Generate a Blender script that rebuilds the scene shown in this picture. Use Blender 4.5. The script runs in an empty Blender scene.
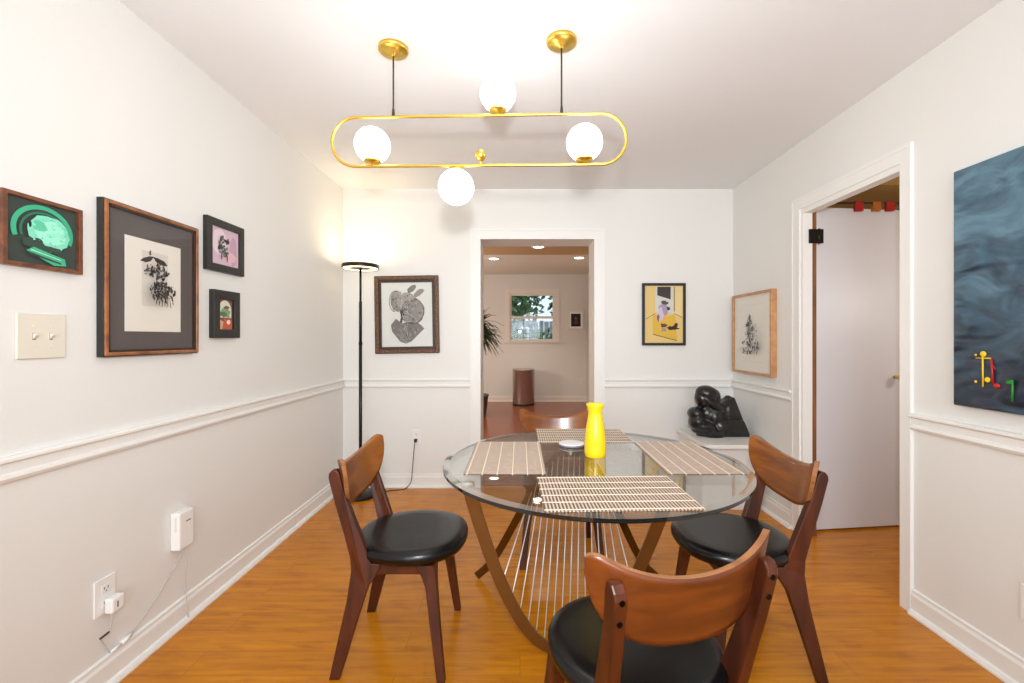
import bpy, bmesh, math, random
from mathutils import Vector, Matrix
random.seed(7)
scene = bpy.context.scene
COL = scene.collection
PI = math.pi

# ------------------------------------------------------------------ materials
MATS = {}
def srgb(r, g, b):
    f = lambda c: (c/255/12.92) if c/255 <= .04045 else (((c/255)+.055)/1.055)**2.4
    return (f(r), f(g), f(b), 1)
def new_mat(name):
    m = bpy.data.materials.new(name); m.use_nodes = True
    nt = m.node_tree; b = nt.nodes['Principled BSDF']
    MATS[name] = m
    return m, nt, b
def plain(name, rgb, rough=.5, metal=0, noise=0, nscale=8, bump=0, bscale=60, coat=0, spec=None, stretch=None):
    m, nt, b = new_mat(name)
    c = srgb(*rgb)
    b.inputs['Base Color'].default_value = c
    b.inputs['Roughness'].default_value = rough
    b.inputs['Metallic'].default_value = metal
    b.inputs['Coat Weight'].default_value = coat
    if spec is not None: b.inputs['Specular IOR Level'].default_value = spec
    tc = nt.nodes.new('ShaderNodeTexCoord')
    src = tc.outputs['Object']
    if stretch:
        mp = nt.nodes.new('ShaderNodeMapping'); mp.inputs['Scale'].default_value = stretch
        nt.links.new(src, mp.inputs['Vector']); src = mp.outputs['Vector']
    if noise:
        n = nt.nodes.new('ShaderNodeTexNoise'); n.inputs['Scale'].default_value = nscale; n.inputs['Detail'].default_value = 6
        nt.links.new(src, n.inputs['Vector'])
        r = nt.nodes.new('ShaderNodeValToRGB')
        r.color_ramp.elements[0].position = .3; r.color_ramp.elements[1].position = .7
        r.color_ramp.elements[0].color = tuple(x*(1-noise) for x in c[:3])+(1,)
        r.color_ramp.elements[1].color = tuple(min(1, x*(1+noise)) for x in c[:3])+(1,)
        nt.links.new(n.outputs['Fac'], r.inputs['Fac']); nt.links.new(r.outputs['Color'], b.inputs['Base Color'])
    if bump:
        n2 = nt.nodes.new('ShaderNodeTexNoise'); n2.inputs['Scale'].default_value = bscale; n2.inputs['Detail'].default_value = 4
        nt.links.new(src, n2.inputs['Vector'])
        bp = nt.nodes.new('ShaderNodeBump'); bp.inputs['Strength'].default_value = bump; bp.inputs['Distance'].default_value = .004
        nt.links.new(n2.outputs['Fac'], bp.inputs['Height']); nt.links.new(bp.outputs['Normal'], b.inputs['Normal'])
    return m
def emit(name, rgb, strength):
    m, nt, b = new_mat(name)
    b.inputs['Base Color'].default_value = srgb(*rgb)
    b.inputs['Emission Color'].default_value = srgb(*rgb)
    b.inputs['Emission Strength'].default_value = strength
    return m
def wood(name, dark, light, scale=(3, 3, 40), rough=.35, coat=.2, nscale=1.0):
    m, nt, b = new_mat(name)
    tc = nt.nodes.new('ShaderNodeTexCoord'); mp = nt.nodes.new('ShaderNodeMapping')
    mp.inputs['Scale'].default_value = scale
    nt.links.new(tc.outputs['Object'], mp.inputs['Vector'])
    n = nt.nodes.new('ShaderNodeTexNoise'); n.inputs['Scale'].default_value = nscale; n.inputs['Detail'].default_value = 7; n.inputs['Distortion'].default_value = .6
    nt.links.new(mp.outputs['Vector'], n.inputs['Vector'])
    r = nt.nodes.new('ShaderNodeValToRGB')
    r.color_ramp.elements[0].position = .32; r.color_ramp.elements[1].position = .68
    r.color_ramp.elements[0].color = srgb(*dark); r.color_ramp.elements[1].color = srgb(*light)
    nt.links.new(n.outputs['Fac'], r.inputs['Fac']); nt.links.new(r.outputs['Color'], b.inputs['Base Color'])
    b.inputs['Roughness'].default_value = rough; b.inputs['Coat Weight'].default_value = coat; b.inputs['Coat Roughness'].default_value = .15
    return m
def thin_glass(name, tint, spec=1.0, rough=.0):
    """clear pane: straight-through transmission plus an angle dependent mirror layer"""
    m = bpy.data.materials.new(name); m.use_nodes = True; MATS[name] = m
    nt = m.node_tree; nt.nodes.clear()
    out = nt.nodes.new('ShaderNodeOutputMaterial')
    tr = nt.nodes.new('ShaderNodeBsdfTransparent'); tr.inputs['Color'].default_value = tint
    gl = nt.nodes.new('ShaderNodeBsdfGlossy'); gl.inputs['Roughness'].default_value = rough
    lw = nt.nodes.new('ShaderNodeLayerWeight'); lw.inputs['Blend'].default_value = .5
    p = nt.nodes.new('ShaderNodeMath'); p.operation = 'POWER'; p.inputs[1].default_value = 5
    nt.links.new(lw.outputs['Facing'], p.inputs[0])
    ma = nt.nodes.new('ShaderNodeMath'); ma.operation = 'MULTIPLY_ADD'; ma.inputs[1].default_value = .96*spec; ma.inputs[2].default_value = .04*spec
    nt.links.new(p.outputs[0], ma.inputs[0])
    mx = nt.nodes.new('ShaderNodeMixShader')
    nt.links.new(ma.outputs[0], mx.inputs[0]); nt.links.new(tr.outputs[0], mx.inputs[1]); nt.links.new(gl.outputs[0], mx.inputs[2])
    nt.links.new(mx.outputs[0], out.inputs['Surface'])
    return m

M_WALL = plain('wall_paint', (232, 230, 225), .55, bump=.12, bscale=90)
M_CEIL = plain('ceiling_paint', (240, 240, 240), .8, bump=.1, bscale=120)
M_TRIM = plain('trim_paint', (238, 236, 231), .4)
M_DOOR = plain('door_paint', (222, 222, 228), .4)
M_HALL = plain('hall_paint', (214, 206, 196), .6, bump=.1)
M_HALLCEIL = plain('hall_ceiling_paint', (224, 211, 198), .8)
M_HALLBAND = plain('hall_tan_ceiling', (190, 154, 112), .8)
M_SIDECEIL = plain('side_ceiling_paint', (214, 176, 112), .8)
M_WHITEPL = plain('white_plastic', (240, 238, 234), .3)
M_IVORY = plain('ivory_plate', (226, 219, 203), .35)
M_SLOT = plain('socket_slot', (60, 56, 52), .6)
M_BRASS = plain('brass', (236, 200, 92), .34, 1)
M_BLACK = plain('black_metal', (18, 18, 18), .35, .3)
M_CORD = plain('cord_dark', (38, 34, 32), .6)
M_STEEL = plain('bin_steel', (190, 182, 174), .26, .88)
M_STEEL.node_tree.nodes['Principled BSDF'].inputs['Anisotropic'].default_value = .8
M_BASE = plain('brushed_bronze_steel', (150, 128, 92), .42, 1)
M_ARCH = plain('chrome_band', (120, 110, 100), .22, 1)
M_ROD = plain('rod_steel', (232, 224, 214), .35, .35)
M_GLOBE = emit('opal_glass', (250, 251, 252), 6.2)
M_LEATHER = plain('black_leather', (9, 9, 10), .27, bump=.10, bscale=45, spec=.4)
M_LEG = wood('walnut_leg', (50, 18, 4), (88, 36, 8), (22, 22, 3), .42, .0)
M_BACK = wood('walnut_ply', (108, 54, 13), (150, 86, 20), (3, 12, 26), .28, .35)
M_BACKR_SHADED = wood('walnut_ply_rear_shaded', (80, 36, 10), (112, 55, 16), (3, 12, 26), .36, .1)  # redder rear veneer, also darkened for the weaker light on that side
M_PLYEDGE = wood('ply_edge', (120, 72, 36), (160, 106, 62), (4, 12, 60), .4, .1)
M_SCREW = plain('screw_black', (12, 12, 12), .3, .8)
M_GLASS = thin_glass('clear_glass', (.95, .975, .96, 1), 1.5)
M_GEDGE = plain('glass_rim', (20, 26, 25), .1, 0, coat=.3)
M_GBEV = thin_glass('glass_bevel', (.86, .9, .88, 1), 4.5, .08)
M_PGLASS = thin_glass('picture_glass', (.985, .985, .985, 1), .55)
M_MATD = plain('bamboo_dark', (106, 84, 70), .65)
M_MATL = plain('bamboo_light', (208, 186, 168), .65, noise=.12, nscale=60)
M_THREAD = plain('mat_thread', (232, 216, 190), .7)
M_YELLOW = plain('yellow_ceramic', (240, 196, 12), .25, coat=.4)
M_COASTER = plain('coaster_white', (232, 230, 232), .35)
M_COASTERE = plain('coaster_grey_rim', (120, 118, 122), .4)
M_BRONZE = plain('black_stone', (17, 16, 16), .3, coat=.25, bump=.25, bscale=22)
M_PED = plain('pedestal_white', (236, 233, 228), .35)
M_FR_WALNUT = wood('frame_walnut', (88, 46, 24), (128, 74, 42), (30, 30, 30), .35)
M_FR_BLACK = plain('frame_black', (28, 25, 23), .4)
M_FR_EBONY = plain('frame_ebony', (32, 34, 32), .3)
M_FR_COPPER = wood('frame_copper', (116, 66, 34), (168, 106, 62), (20, 20, 20), .3)
M_FR_OAK = wood('frame_oak', (176, 124, 78), (205, 154, 104), (20, 20, 20), .45, .05)
M_FR_ORN = plain('frame_ornate', (100, 70, 50), .45, .25, noise=.6, nscale=70, bump=1, bscale=110)
M_FR_ORND = plain('frame_ornate_dark', (52, 34, 22), .4)
M_PAPER = plain('paper', (238, 232, 220), .8)
M_PAPERW = plain('paper_white', (226, 228, 222), .8)
M_MATGREY = plain('mat_board_grey', (92, 84, 82), .9)
M_LEAF = plain('leaf_green', (52, 62, 38), .5, noise=.4, nscale=20)
M_TRUNK = plain('trunk', (110, 84, 60), .8, noise=.3, nscale=40)
M_POT = plain('pot_clay', (90, 84, 80), .6)
M_SIDEWALL = plain('side_room_paint', (216, 204, 192), .7)
M_STAIN = wood('stained_jamb', (110, 66, 34), (148, 94, 52), (30, 30, 3), .5)
M_RED = plain('felt_red', (166, 30, 22), .8); M_ORANGE = plain('felt_orange', (176, 100, 30), .8)
M_LED = emit('led_warm', (255, 232, 180), 2.5)
M_CAN = emit('recessed_lamp', (255, 240, 222), 9)
M_SPECK = plain('dust', (120, 100, 80), .8)

# floor: honey laminate boards running across the room
def floor_mat():
    m, nt, b = new_mat('honey_laminate')
    N = nt.nodes; L = nt.links
    tc = N.new('ShaderNodeTexCoord')
    br = N.new('ShaderNodeTexBrick')
    br.inputs['Scale'].default_value = 1; br.inputs['Brick Width'].default_value = 1.22; br.inputs['Row Height'].default_value = .125
    br.inputs['Mortar Size'].default_value = .0009; br.inputs['Mortar Smooth'].default_value = .2; br.offset = .37; br.inputs['Bias'].default_value = 0
    br.inputs['Color1'].default_value = (0, 0, 0, 1); br.inputs['Color2'].default_value = (1, 1, 1, 1); br.inputs['Mortar'].default_value = (.5, .5, .5, 1)
    L.new(tc.outputs['Object'], br.inputs['Vector'])
    # offset the grain per board
    sc = N.new('ShaderNodeVectorMath'); sc.operation = 'MULTIPLY_ADD'
    L.new(br.outputs['Color'], sc.inputs[0]); sc.inputs[1].default_value = (7, 3, 0)
    mp = N.new('ShaderNodeMapping'); mp.inputs['Scale'].default_value = (2.6, 34, 1)
    L.new(tc.outputs['Object'], mp.inputs['Vector']); L.new(mp.outputs['Vector'], sc.inputs[2])
    n = N.new('ShaderNodeTexNoise'); n.inputs['Scale'].default_value = 1; n.inputs['Detail'].default_value = 8; n.inputs['Roughness'].default_value = .62; n.inputs['Distortion'].default_value = .5
    L.new(sc.outputs[0], n.inputs['Vector'])
    r = N.new('ShaderNodeValToRGB')
    r.color_ramp.elements[0].position = .25; r.color_ramp.elements[1].position = .72
    r.color_ramp.elements[0].color = srgb(178, 102, 4); r.color_ramp.elements[1].color = srgb(216, 140, 10)
    e = r.color_ramp.elements.new(.5); e.color = srgb(198, 122, 10)
    L.new(n.outputs['Fac'], r.inputs['Fac'])
    # cathedral patches
    mp2 = N.new('ShaderNodeMapping'); mp2.inputs['Scale'].default_value = (5, 22, 1); L.new(tc.outputs['Object'], mp2.inputs['Vector'])
    n2 = N.new('ShaderNodeTexNoise'); n2.inputs['Scale'].default_value = 1.3; n2.inputs['Detail'].default_value = 5; L.new(mp2.outputs['Vector'], n2.inputs['Vector'])
    r2 = N.new('ShaderNodeValToRGB'); r2.color_ramp.elements[0].position = .28; r2.color_ramp.elements[1].position = .48
    r2.color_ramp.elements[0].color = (.78, .72, .64, 1); r2.color_ramp.elements[1].color = (1.0, 1.0, 1.0, 1)
    L.new(n2.outputs['Fac'], r2.inputs['Fac'])
    mx = N.new('ShaderNodeMix'); mx.data_type = 'RGBA'; mx.blend_type = 'MULTIPLY'; mx.inputs['Factor'].default_value = 1
    L.new(r.outputs['Color'], mx.inputs['A']); L.new(r2.outputs['Color'], mx.inputs['B'])
    mr = N.new('ShaderNodeMapRange'); mr.inputs['To Min'].default_value = .95; mr.inputs['To Max'].default_value = 1.04
    L.new(br.outputs['Color'], mr.inputs['Value'])
    mx2 = N.new('ShaderNodeMix'); mx2.data_type = 'RGBA'; mx2.blend_type = 'MULTIPLY'; mx2.inputs['Factor'].default_value = 1
    L.new(mx.outputs['Result'], mx2.inputs['A']); L.new(mr.outputs['Result'], mx2.inputs['B'])
    mx3 = N.new('ShaderNodeMix'); mx3.data_type = 'RGBA'; mx3.blend_type = 'MIX'
    L.new(br.outputs['Fac'], mx3.inputs['Factor']); L.new(mx2.outputs['Result'], mx3.inputs['A']); mx3.inputs['B'].default_value = srgb(150, 90, 24)
    L.new(mx3.outputs['Result'], b.inputs['Base Color'])
    b.inputs['Roughness'].default_value = .24
    b.inputs['Specular IOR Level'].default_value = .32
    return m
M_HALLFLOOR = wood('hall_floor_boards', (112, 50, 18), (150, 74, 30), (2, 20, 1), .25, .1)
M_FLOOR = floor_mat()

# blue plaster relief painting
def blue_mat():
    m, nt, b = new_mat('blue_relief_paint')
    N = nt.nodes; L = nt.links
    tc = N.new('ShaderNodeTexCoord')
    sep = N.new('ShaderNodeSeparateXYZ'); L.new(tc.outputs['Object'], sep.inputs[0])
    mp = N.new('ShaderNodeMapping'); mp.inputs['Scale'].default_value = (1.6, 1, 3.2); mp.inputs['Rotation'].default_value = (0, .5, 0); L.new(tc.outputs['Object'], mp.inputs['Vector'])
    n = N.new('ShaderNodeTexNoise'); n.inputs['Scale'].default_value = 2.6; n.inputs['Detail'].default_value = 5; n.inputs['Distortion'].default_value = 1.6
    L.new(mp.outputs['Vector'], n.inputs['Vector'])
    r = N.new('ShaderNodeValToRGB'); r.color_ramp.elements[0].position = .3; r.color_ramp.elements[1].position = .75
    r.color_ramp.elements[0].color = srgb(34, 46, 62); r.color_ramp.elements[1].color = srgb(100, 136, 154)
    e = r.color_ramp.elements.new(.5); e.color = srgb(60, 88, 106)
    # lower part darker: paint colour changes with height on the canvas
    mr = N.new('ShaderNodeMapRange'); mr.inputs['From Min'].default_value = .1; mr.inputs['From Max'].default_value = .75; mr.inputs['To Min'].default_value = -.16; mr.inputs['To Max'].default_value = .12
    L.new(sep.outputs['Z'], mr.inputs['Value'])
    ad = N.new('ShaderNodeMath'); L.new(n.outputs['Fac'], ad.inputs[0]); L.new(mr.outputs['Result'], ad.inputs[1])
    L.new(ad.outputs[0], r.inputs['Fac']); L.new(r.outputs['Color'], b.inputs['Base Color'])
    w = N.new('ShaderNodeTexNoise'); w.noise_type = 'RIDGED_MULTIFRACTAL'; w.inputs['Scale'].default_value = 3.2; w.inputs['Detail'].default_value = 3; w.inputs['Distortion'].default_value = .8
    L.new(mp.outputs['Vector'], w.inputs['Vector'])
    fade = N.new('ShaderNodeMapRange'); fade.inputs['From Min'].default_value = .5; fade.inputs['From Max'].default_value = .65; fade.inputs['To Min'].default_value = 1; fade.inputs['To Max'].default_value = .12
    L.new(sep.outputs['Z'], fade.inputs['Value'])
    mu = N.new('ShaderNodeMath'); mu.operation = 'MULTIPLY'; L.new(w.outputs['Fac'], mu.inputs[0]); L.new(fade.outputs['Result'], mu.inputs[1])
    bp = N.new('ShaderNodeBump'); bp.inputs['Strength'].default_value = 1; bp.inputs['Distance'].default_value = .05
    L.new(mu.outputs[0], bp.inputs['Height']); L.new(bp.outputs['Normal'], b.inputs['Normal'])
    b.inputs['Roughness'].default_value = .45
    return m
M_BLUE = blue_mat()

_pm = {}
def pigment(rgb):
    if rgb not in _pm: _pm[rgb] = plain('pigment_%d_%d_%d' % rgb, rgb, .8)
    return _pm[rgb]

# ------------------------------------------------------------------ mesh helpers
class MB:
    """collects shapes for ONE mesh object"""
    def __init__(s): s.bm = bmesh.new(); s.mats = []
    def mi(s, m):
        if m not in s.mats: s.mats.append(m)
        return s.mats.index(m)
    def faces(s, vs, fs, m, smooth=False):
        i = s.mi(m); v = [s.bm.verts.new(p) for p in vs]
        for f in fs:
            try: fc = s.bm.faces.new([v[k] for k in f])
            except ValueError: continue
            fc.material_index = i; fc.smooth = smooth
        return v
    def box(s, lo, hi, m, bev=0):
        x0, y0, z0 = lo; x1, y1, z1 = hi
        if x0 > x1: x0, x1 = x1, x0
        if y0 > y1: y0, y1 = y1, y0
        if z0 > z1: z0, z1 = z1, z0
        vs = [(x0,y0,z0),(x1,y0,z0),(x1,y1,z0),(x0,y1,z0),(x0,y0,z1),(x1,y0,z1),(x1,y1,z1),(x0,y1,z1)]
        fs = [(3,2,1,0),(4,5,6,7),(0,1,5,4),(1,2,6,5),(2,3,7,6),(3,0,4,7)]
        v = s.faces(vs, fs, m)
        if bev:
            ed = {e for q in v for e in q.link_edges}
            bmesh.ops.bevel(s.bm, geom=list(ed), offset=bev, segments=2, profile=.5, affect='EDGES')
    def prism(s, poly, m, axis='x', a=0, b=1, smooth=False, bev=0):
        """poly in the plane normal to axis, extruded a..b"""
        def P(u, v, w): return {'x': (w, u, v), 'y': (u, w, v), 'z': (u, v, w)}[axis]
        n = len(poly)
        vs = [P(u, v, a) for u, v in poly]+[P(u, v, b) for u, v in poly]
        fs = [tuple(range(n))[::-1], tuple(range(n, 2*n))]+[(i, (i+1) % n, n+(i+1) % n, n+i) for i in range(n)]
        v = s.faces(vs, fs, m, False)
        fcs = {f for q in v for f in q.link_faces}
        bmesh.ops.recalc_face_normals(s.bm, faces=list(fcs))
        if bev:
            ed = [e for q in v for e in q.link_edges if abs((e.verts[0].co-e.verts[1].co).length) > 0]
            ed = [e for e in set(ed) if (e.verts[0] in v[:n] and e.verts[1] in v[:n]) or (e.verts[0] in v[n:] and e.verts[1] in v[n:])]
            bmesh.ops.bevel(s.bm, geom=ed, offset=bev, segments=2, profile=.5, affect='EDGES')
    def lathe(s, prof, m, c=(0, 0, 0), n=40, smooth=True, mats=None):
        """prof list of (r,z) bottom to top; closed at r=0 ends"""
        cx, cy, cz = c; rings = []
        for r, z in prof:
            if r < 1e-6: rings.append([s.bm.verts.new((cx, cy, cz+z))])
            else: rings.append([s.bm.verts.new((cx+r*math.cos(2*PI*k/n), cy+r*math.sin(2*PI*k/n), cz+z)) for k in range(n)])
        for j in range(len(rings)-1):
            A, B = rings[j], rings[j+1]; i = s.mi(mats[j] if mats else m)
            for k in range(n):
                k2 = (k+1) % n
                if len(A) == 1 and len(B) == 1: continue
                if len(A) == 1: f = (A[0], B[k2], B[k])
                elif len(B) == 1: f = (A[k], A[k2], B[0])
                else: f = (A[k], A[k2], B[k2], B[k])
                try: fc = s.bm.faces.new(f)
                except ValueError: continue
                fc.material_index = i; fc.smooth = smooth
    def tube(s, pts, r, m, n=10, cap=True, closed=False, smooth=True):
        pts = [Vector(p) for p in pts]; N = len(pts); i = s.mi(m); rings = []
        prev = None
        for k, p in enumerate(pts):
            if closed: t = pts[(k+1) % N]-pts[k-1]
            else: t = pts[min(k+1, N-1)]-pts[max(k-1, 0)]
            t.normalize()
            if prev is None:
                a = Vector((0, 0, 1)) if abs(t.z) < .9 else Vector((1, 0, 0))
                u = t.cross(a).normalized()
            else:
                u = (prev-t*prev.dot(t)).normalized()
            prev = u; w = t.cross(u)
            rr = r[k] if isinstance(r, (list, tuple)) else r
            rings.append([s.bm.verts.new(p+(u*math.cos(2*PI*q/n)+w*math.sin(2*PI*q/n))*rr) for q in range(n)])
        rng = range(N) if closed else range(N-1)
        for k in rng:
            A, B = rings[k], rings[(k+1) % N]
            for q in range(n):
                q2 = (q+1) % n
                fc = s.bm.faces.new((A[q], A[q2], B[q2], B[q])); fc.material_index = i; fc.smooth = smooth
        if cap and not closed:
            for R_, fl in ((rings[0], True), (rings[-1], False)):
                fc = s.bm.faces.new(R_[::-1] if fl else R_); fc.material_index = i
    def ribbon(s, pts, widths, wdir, th, m):
        """flat bar: centreline pts, width along wdir, thickness th normal to both"""
        pts = [Vector(p) for p in pts]; N = len(pts); i = s.mi(m); R_ = []
        for k, p in enumerate(pts):
            t = (pts[min(k+1, N-1)]-pts[max(k-1, 0)]).normalized()
            w = Vector(wdir); w = (w-t*w.dot(t)).normalized(); nn = t.cross(w)
            wd = widths[k] if isinstance(widths, (list, tuple)) else widths
            R_.append([s.bm.verts.new(p+w*a*wd/2+nn*b*th/2) for a, b in ((-1, -1), (1, -1), (1, 1), (-1, 1))])
        for k in range(N-1):
            for q in range(4):
                q2 = (q+1) % 4
                fc = s.bm.faces.new((R_[k][q], R_[k][q2], R_[k+1][q2], R_[k+1][q])); fc.material_index = i; fc.smooth = q in (0, 2)
        for e in (R_[0][::-1], R_[-1]):
            fc = s.bm.faces.new(e); fc.material_index = i
    def ball(s, c, r, m, seg=24, sc=(1, 1, 1)):
        i = s.mi(m)
        ret = bmesh.ops.create_uvsphere(s.bm, u_segments=seg, v_segments=seg//2, radius=r)
        bmesh.ops.scale(s.bm, vec=sc, verts=ret['verts']); bmesh.ops.translate(s.bm, vec=c, verts=ret['verts'])
        for f in {f for v in ret['verts'] for f in v.link_faces}: f.material_index = i; f.smooth = True
    def build(s, name, parent=None, recalc=True):
        if recalc: bmesh.ops.recalc_face_normals(s.bm, faces=s.bm.faces[:])
        me = bpy.data.meshes.new(name); s.bm.to_mesh(me); s.bm.free()
        for m in s.mats: me.materials.append(m)
        o = bpy.data.objects.new(name, me); COL.objects.link(o)
        if parent: o.parent = parent
        return o
def tag(o, label, cat, group=None):
    o['label'] = label; o['category'] = cat
    if group: o['group'] = group
    return o
def thing(name, label, cat, loc=(0, 0, 0), rz=0, group=None):
    o = bpy.data.objects.new(name, None); COL.objects.link(o); o.location = loc; o.rotation_euler = (0, 0, rz)
    o.empty_display_size = .1
    return tag(o, label, cat, group)
def struct(o):
    o['kind'] = 'structure'; return o
def copy_tree(o, parent=None):
    c = o.copy(); COL.objects.link(c)
    if parent: c.parent = parent
    for ch in [q for q in list(COL.objects) if q.parent == o]: copy_tree(ch, c)
    return c

# ------------------------------------------------------------------ room dimensions
XL, XR, YB, ZC = -1.45, 1.745, 3.685, 2.44
YR = -2.3                       # wall behind the photographer
WT = .28                        # thick wall with the cased opening
OX0, OX1, OZ = -.322, .606, 2.027   # opening to the back room
DY0, DY1, DZ = 2.052, 2.785, 2.015   # door opening in right wall
XRO = 1.828
HX0, HX1, HY = -2.7, 1.277, 8.63     # back room

def B(name, lo, hi, m): o = MB(); o.box(lo, hi, m); return struct(o.build(name))
B('floor', (-3.2, YR-.3, -.1), (3.6, YB+.02, 0), M_FLOOR)
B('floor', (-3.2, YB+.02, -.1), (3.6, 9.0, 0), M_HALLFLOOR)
B('ceiling', (XL-.1, YR-.1, ZC), (XR+.083, YB, ZC+.1), M_CEIL)
B('wall_left', (XL-.1, YR-.1, 0), (XL, YB+WT, ZC), M_WALL)
o = MB(); o.box((XL, YB, 0), (OX0, YB+WT, ZC), M_WALL); o.box((OX1, YB, 0), (2.0, YB+WT, ZC), M_WALL); o.box((OX0, YB, OZ), (OX1, YB+WT, ZC), M_WALL)
struct(o.build('wall_back'))
o = MB(); o.box((XR, YR-.1, 0), (XRO, DY0, ZC), M_WALL); o.box((XR, DY1, 0), (XRO, YB, ZC), M_WALL); o.box((XR, DY0, DZ+.0), (XRO, DY1, ZC), M_WALL)
struct(o.build('wall_right'))
# wall behind the photographer with a wide window
o = MB(); wx0, wx1, wz0, wz1 = -.95, 1.25, .75, 2.1
o.box((XL, YR-.1, 0), (XR, YR, wz0), M_WALL); o.box((XL, YR-.1, wz1), (XR, YR, ZC), M_WALL)
o.box((XL, YR-.1, wz0), (wx0, YR, wz1), M_WALL); o.box((wx1, YR-.1, wz0), (XR, YR, wz1), M_WALL)
struct(o.build('wall_rear'))
o = MB()
for a in (wx0, (wx0+wx1)/2-.02, wx1-.04): o.box((a, YR-.07, wz0), (a+.04, YR-.02, wz1), M_TRIM)
for a in (wz0, wz1-.04): o.box((wx0, YR-.07, a), (wx1, YR-.02, a+.04), M_TRIM)
wr = struct(o.build('window_2'))
o = MB(); o.box((wx0+.04, YR-.05, wz0+.04), (wx1-.04, YR-.045, wz1-.04), M_PGLASS); o.build('pane', wr)

# mouldings --------------------------------------------------------
RAIL = [(0, .887), (.022, .887), (.027, .882), (.027, .874), (.013, .866), (.013, .84), (.017, .836), (.02, .826), (.014, .815), (0, .811)]
BASE = [(0, 0), (.03, 0), (.03, .008), (.024, .02), (.014, .024), (.014, .083), (.009, .095), (.009, .106), (0, .11)]
def run(prof, wall, a, b, m, mb):
    """sweep a (distance from wall, z) profile along one of the room's walls"""
    pr = prof
    if wall == 'left': mb.prism([(XL+d, z) for d, z in pr], m, 'y', a, b)
    if wall == 'right': mb.prism([(XR-d, z) for d, z in pr], m, 'y', a, b)
    if wall == 'back': mb.prism([(YB-d, z) for d, z in pr], m, 'x', a, b)
    if wall == 'rear': mb.prism([(YR+d, z) for d, z in pr], m, 'x', a, b)
    if wall == 'far': mb.prism([(HY-d, z) for d, z in pr], m, 'x', a, b)
CASW = .085
o = MB(); run(RAIL, 'left', YR, YB, M_TRIM, o); struct(o.build('trim_1'))
o = MB(); run(RAIL, 'back', XL+.027, OX0-CASW, M_TRIM, o); run(RAIL, 'back', OX1+CASW, XR-.027, M_TRIM, o); struct(o.build('trim_2'))
o = MB(); run(RAIL, 'right', YR, DY0-.06, M_TRIM, o); run(RAIL, 'right', DY1+.09, YB, M_TRIM, o); struct(o.build('trim_3'))
o = MB(); run(BASE, 'left', YR, YB, M_TRIM, o); struct(o.build('baseboard_left'))
o = MB(); run(BASE, 'back', XL+.03, OX0-CASW, M_TRIM, o); run(BASE, 'back', OX1+CASW, XR-.03, M_TRIM, o); struct(o.build('baseboard_back'))
o = MB(); run(BASE, 'right', YR, DY0-.06, M_TRIM, o); run(BASE, 'right', DY1+.09, YB, M_TRIM, o); struct(o.build('baseboard_right'))
o = MB(); run(BASE, 'rear', XL+.03, XR-.03, M_TRIM, o); struct(o.build('baseboard_rear'))

# casing of the opening in the back wall (frame + stepped edge + jamb liner)
o = MB()
for s_, x in ((-1, OX0), (1, OX1)):
    a, b_ = (x-CASW, x) if s_ < 0 else (x, x+CASW)
    o.box((a, YB-.016, 0), (b_, YB, OZ), M_TRIM)
    e = x-CASW if s_ < 0 else x+CASW-.018
    o.box((e, YB-.022, 0), (e+.018, YB-.016, OZ+CASW-.018), M_TRIM)
o.box((OX0-CASW, YB-.016, OZ), (OX1+CASW, YB, OZ+CASW), M_TRIM)
o.box((OX0-CASW, YB-.022, OZ+CASW-.018), (OX1+CASW, YB-.016, OZ+CASW), M_TRIM)
struct(o.build('trim_4'))
# casing of the door opening in the right wall
o = MB(); JT = .018
C0, C1 = DY0-.058, DY1+.09
for y0, y1 in ((C0, DY0), (DY1, C1)):
    o.box((XR-.014, y0, 0), (XR, y1, DZ), M_TRIM)
o.box((XR-.014, C0, DZ), (XR, C1, DZ+.075), M_TRIM)
for y0, y1 in ((C0, C0+.018), (C1-.018, C1)): o.box((XR-.016, y0, 0), (XR-.014, y1, DZ+.057), M_TRIM)
o.box((XR-.016, C0, DZ+.057), (XR-.014, C1, DZ+.075), M_TRIM)
o.box((XR-.018, DY1, 0), (XR-.014, DY1+.012, DZ), M_TRIM)
struct(o.build('trim_5'))
# jamb liner: white up to the stop, stained wood behind it
o = MB()
o.box((XR-.008, DY1-.024, 0), (XR+.049, DY1, DZ), M_TRIM); o.box((XR+.049, DY1-.010, 0), (XRO, DY1, DZ), M_STAIN)
o.box((XR, DY0, 0), (XR+.049, DY0+.006, DZ), M_TRIM); o.box((XR+.049, DY0, 0), (XRO, DY0+.004, DZ), M_STAIN)
o.box((XR-.008, DY0+.006, DZ-.03), (XR+.049, DY1-.024, DZ), M_TRIM)
struct(o.build('trim_6'))

# ------------------------------------------------------------------ side room behind the right door
struct(B('ceiling', (XRO, 1.2, ZC), (3.6, 4.6, ZC+.1), M_SIDECEIL))
B('wall_side_room_far', (2.0, 4.3, 0), (3.6, 4.4, ZC), M_SIDEWALL)
B('wall_side_room_right', (3.5, 1.2, 0), (3.6, 4.3, ZC), M_SIDEWALL)
B('wall_side_room_near', (XRO, 1.1, 0), (3.6, 1.2, ZC), M_SIDEWALL)
B('wall_side_room_corner', (1.95, YB+WT, 0), (2.0, 4.4, ZC), M_SIDEWALL)
struct(B('trim_7', (XRO, 3.35, 2.36), (3.5, 3.47, ZC), M_SIDECEIL))
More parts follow.
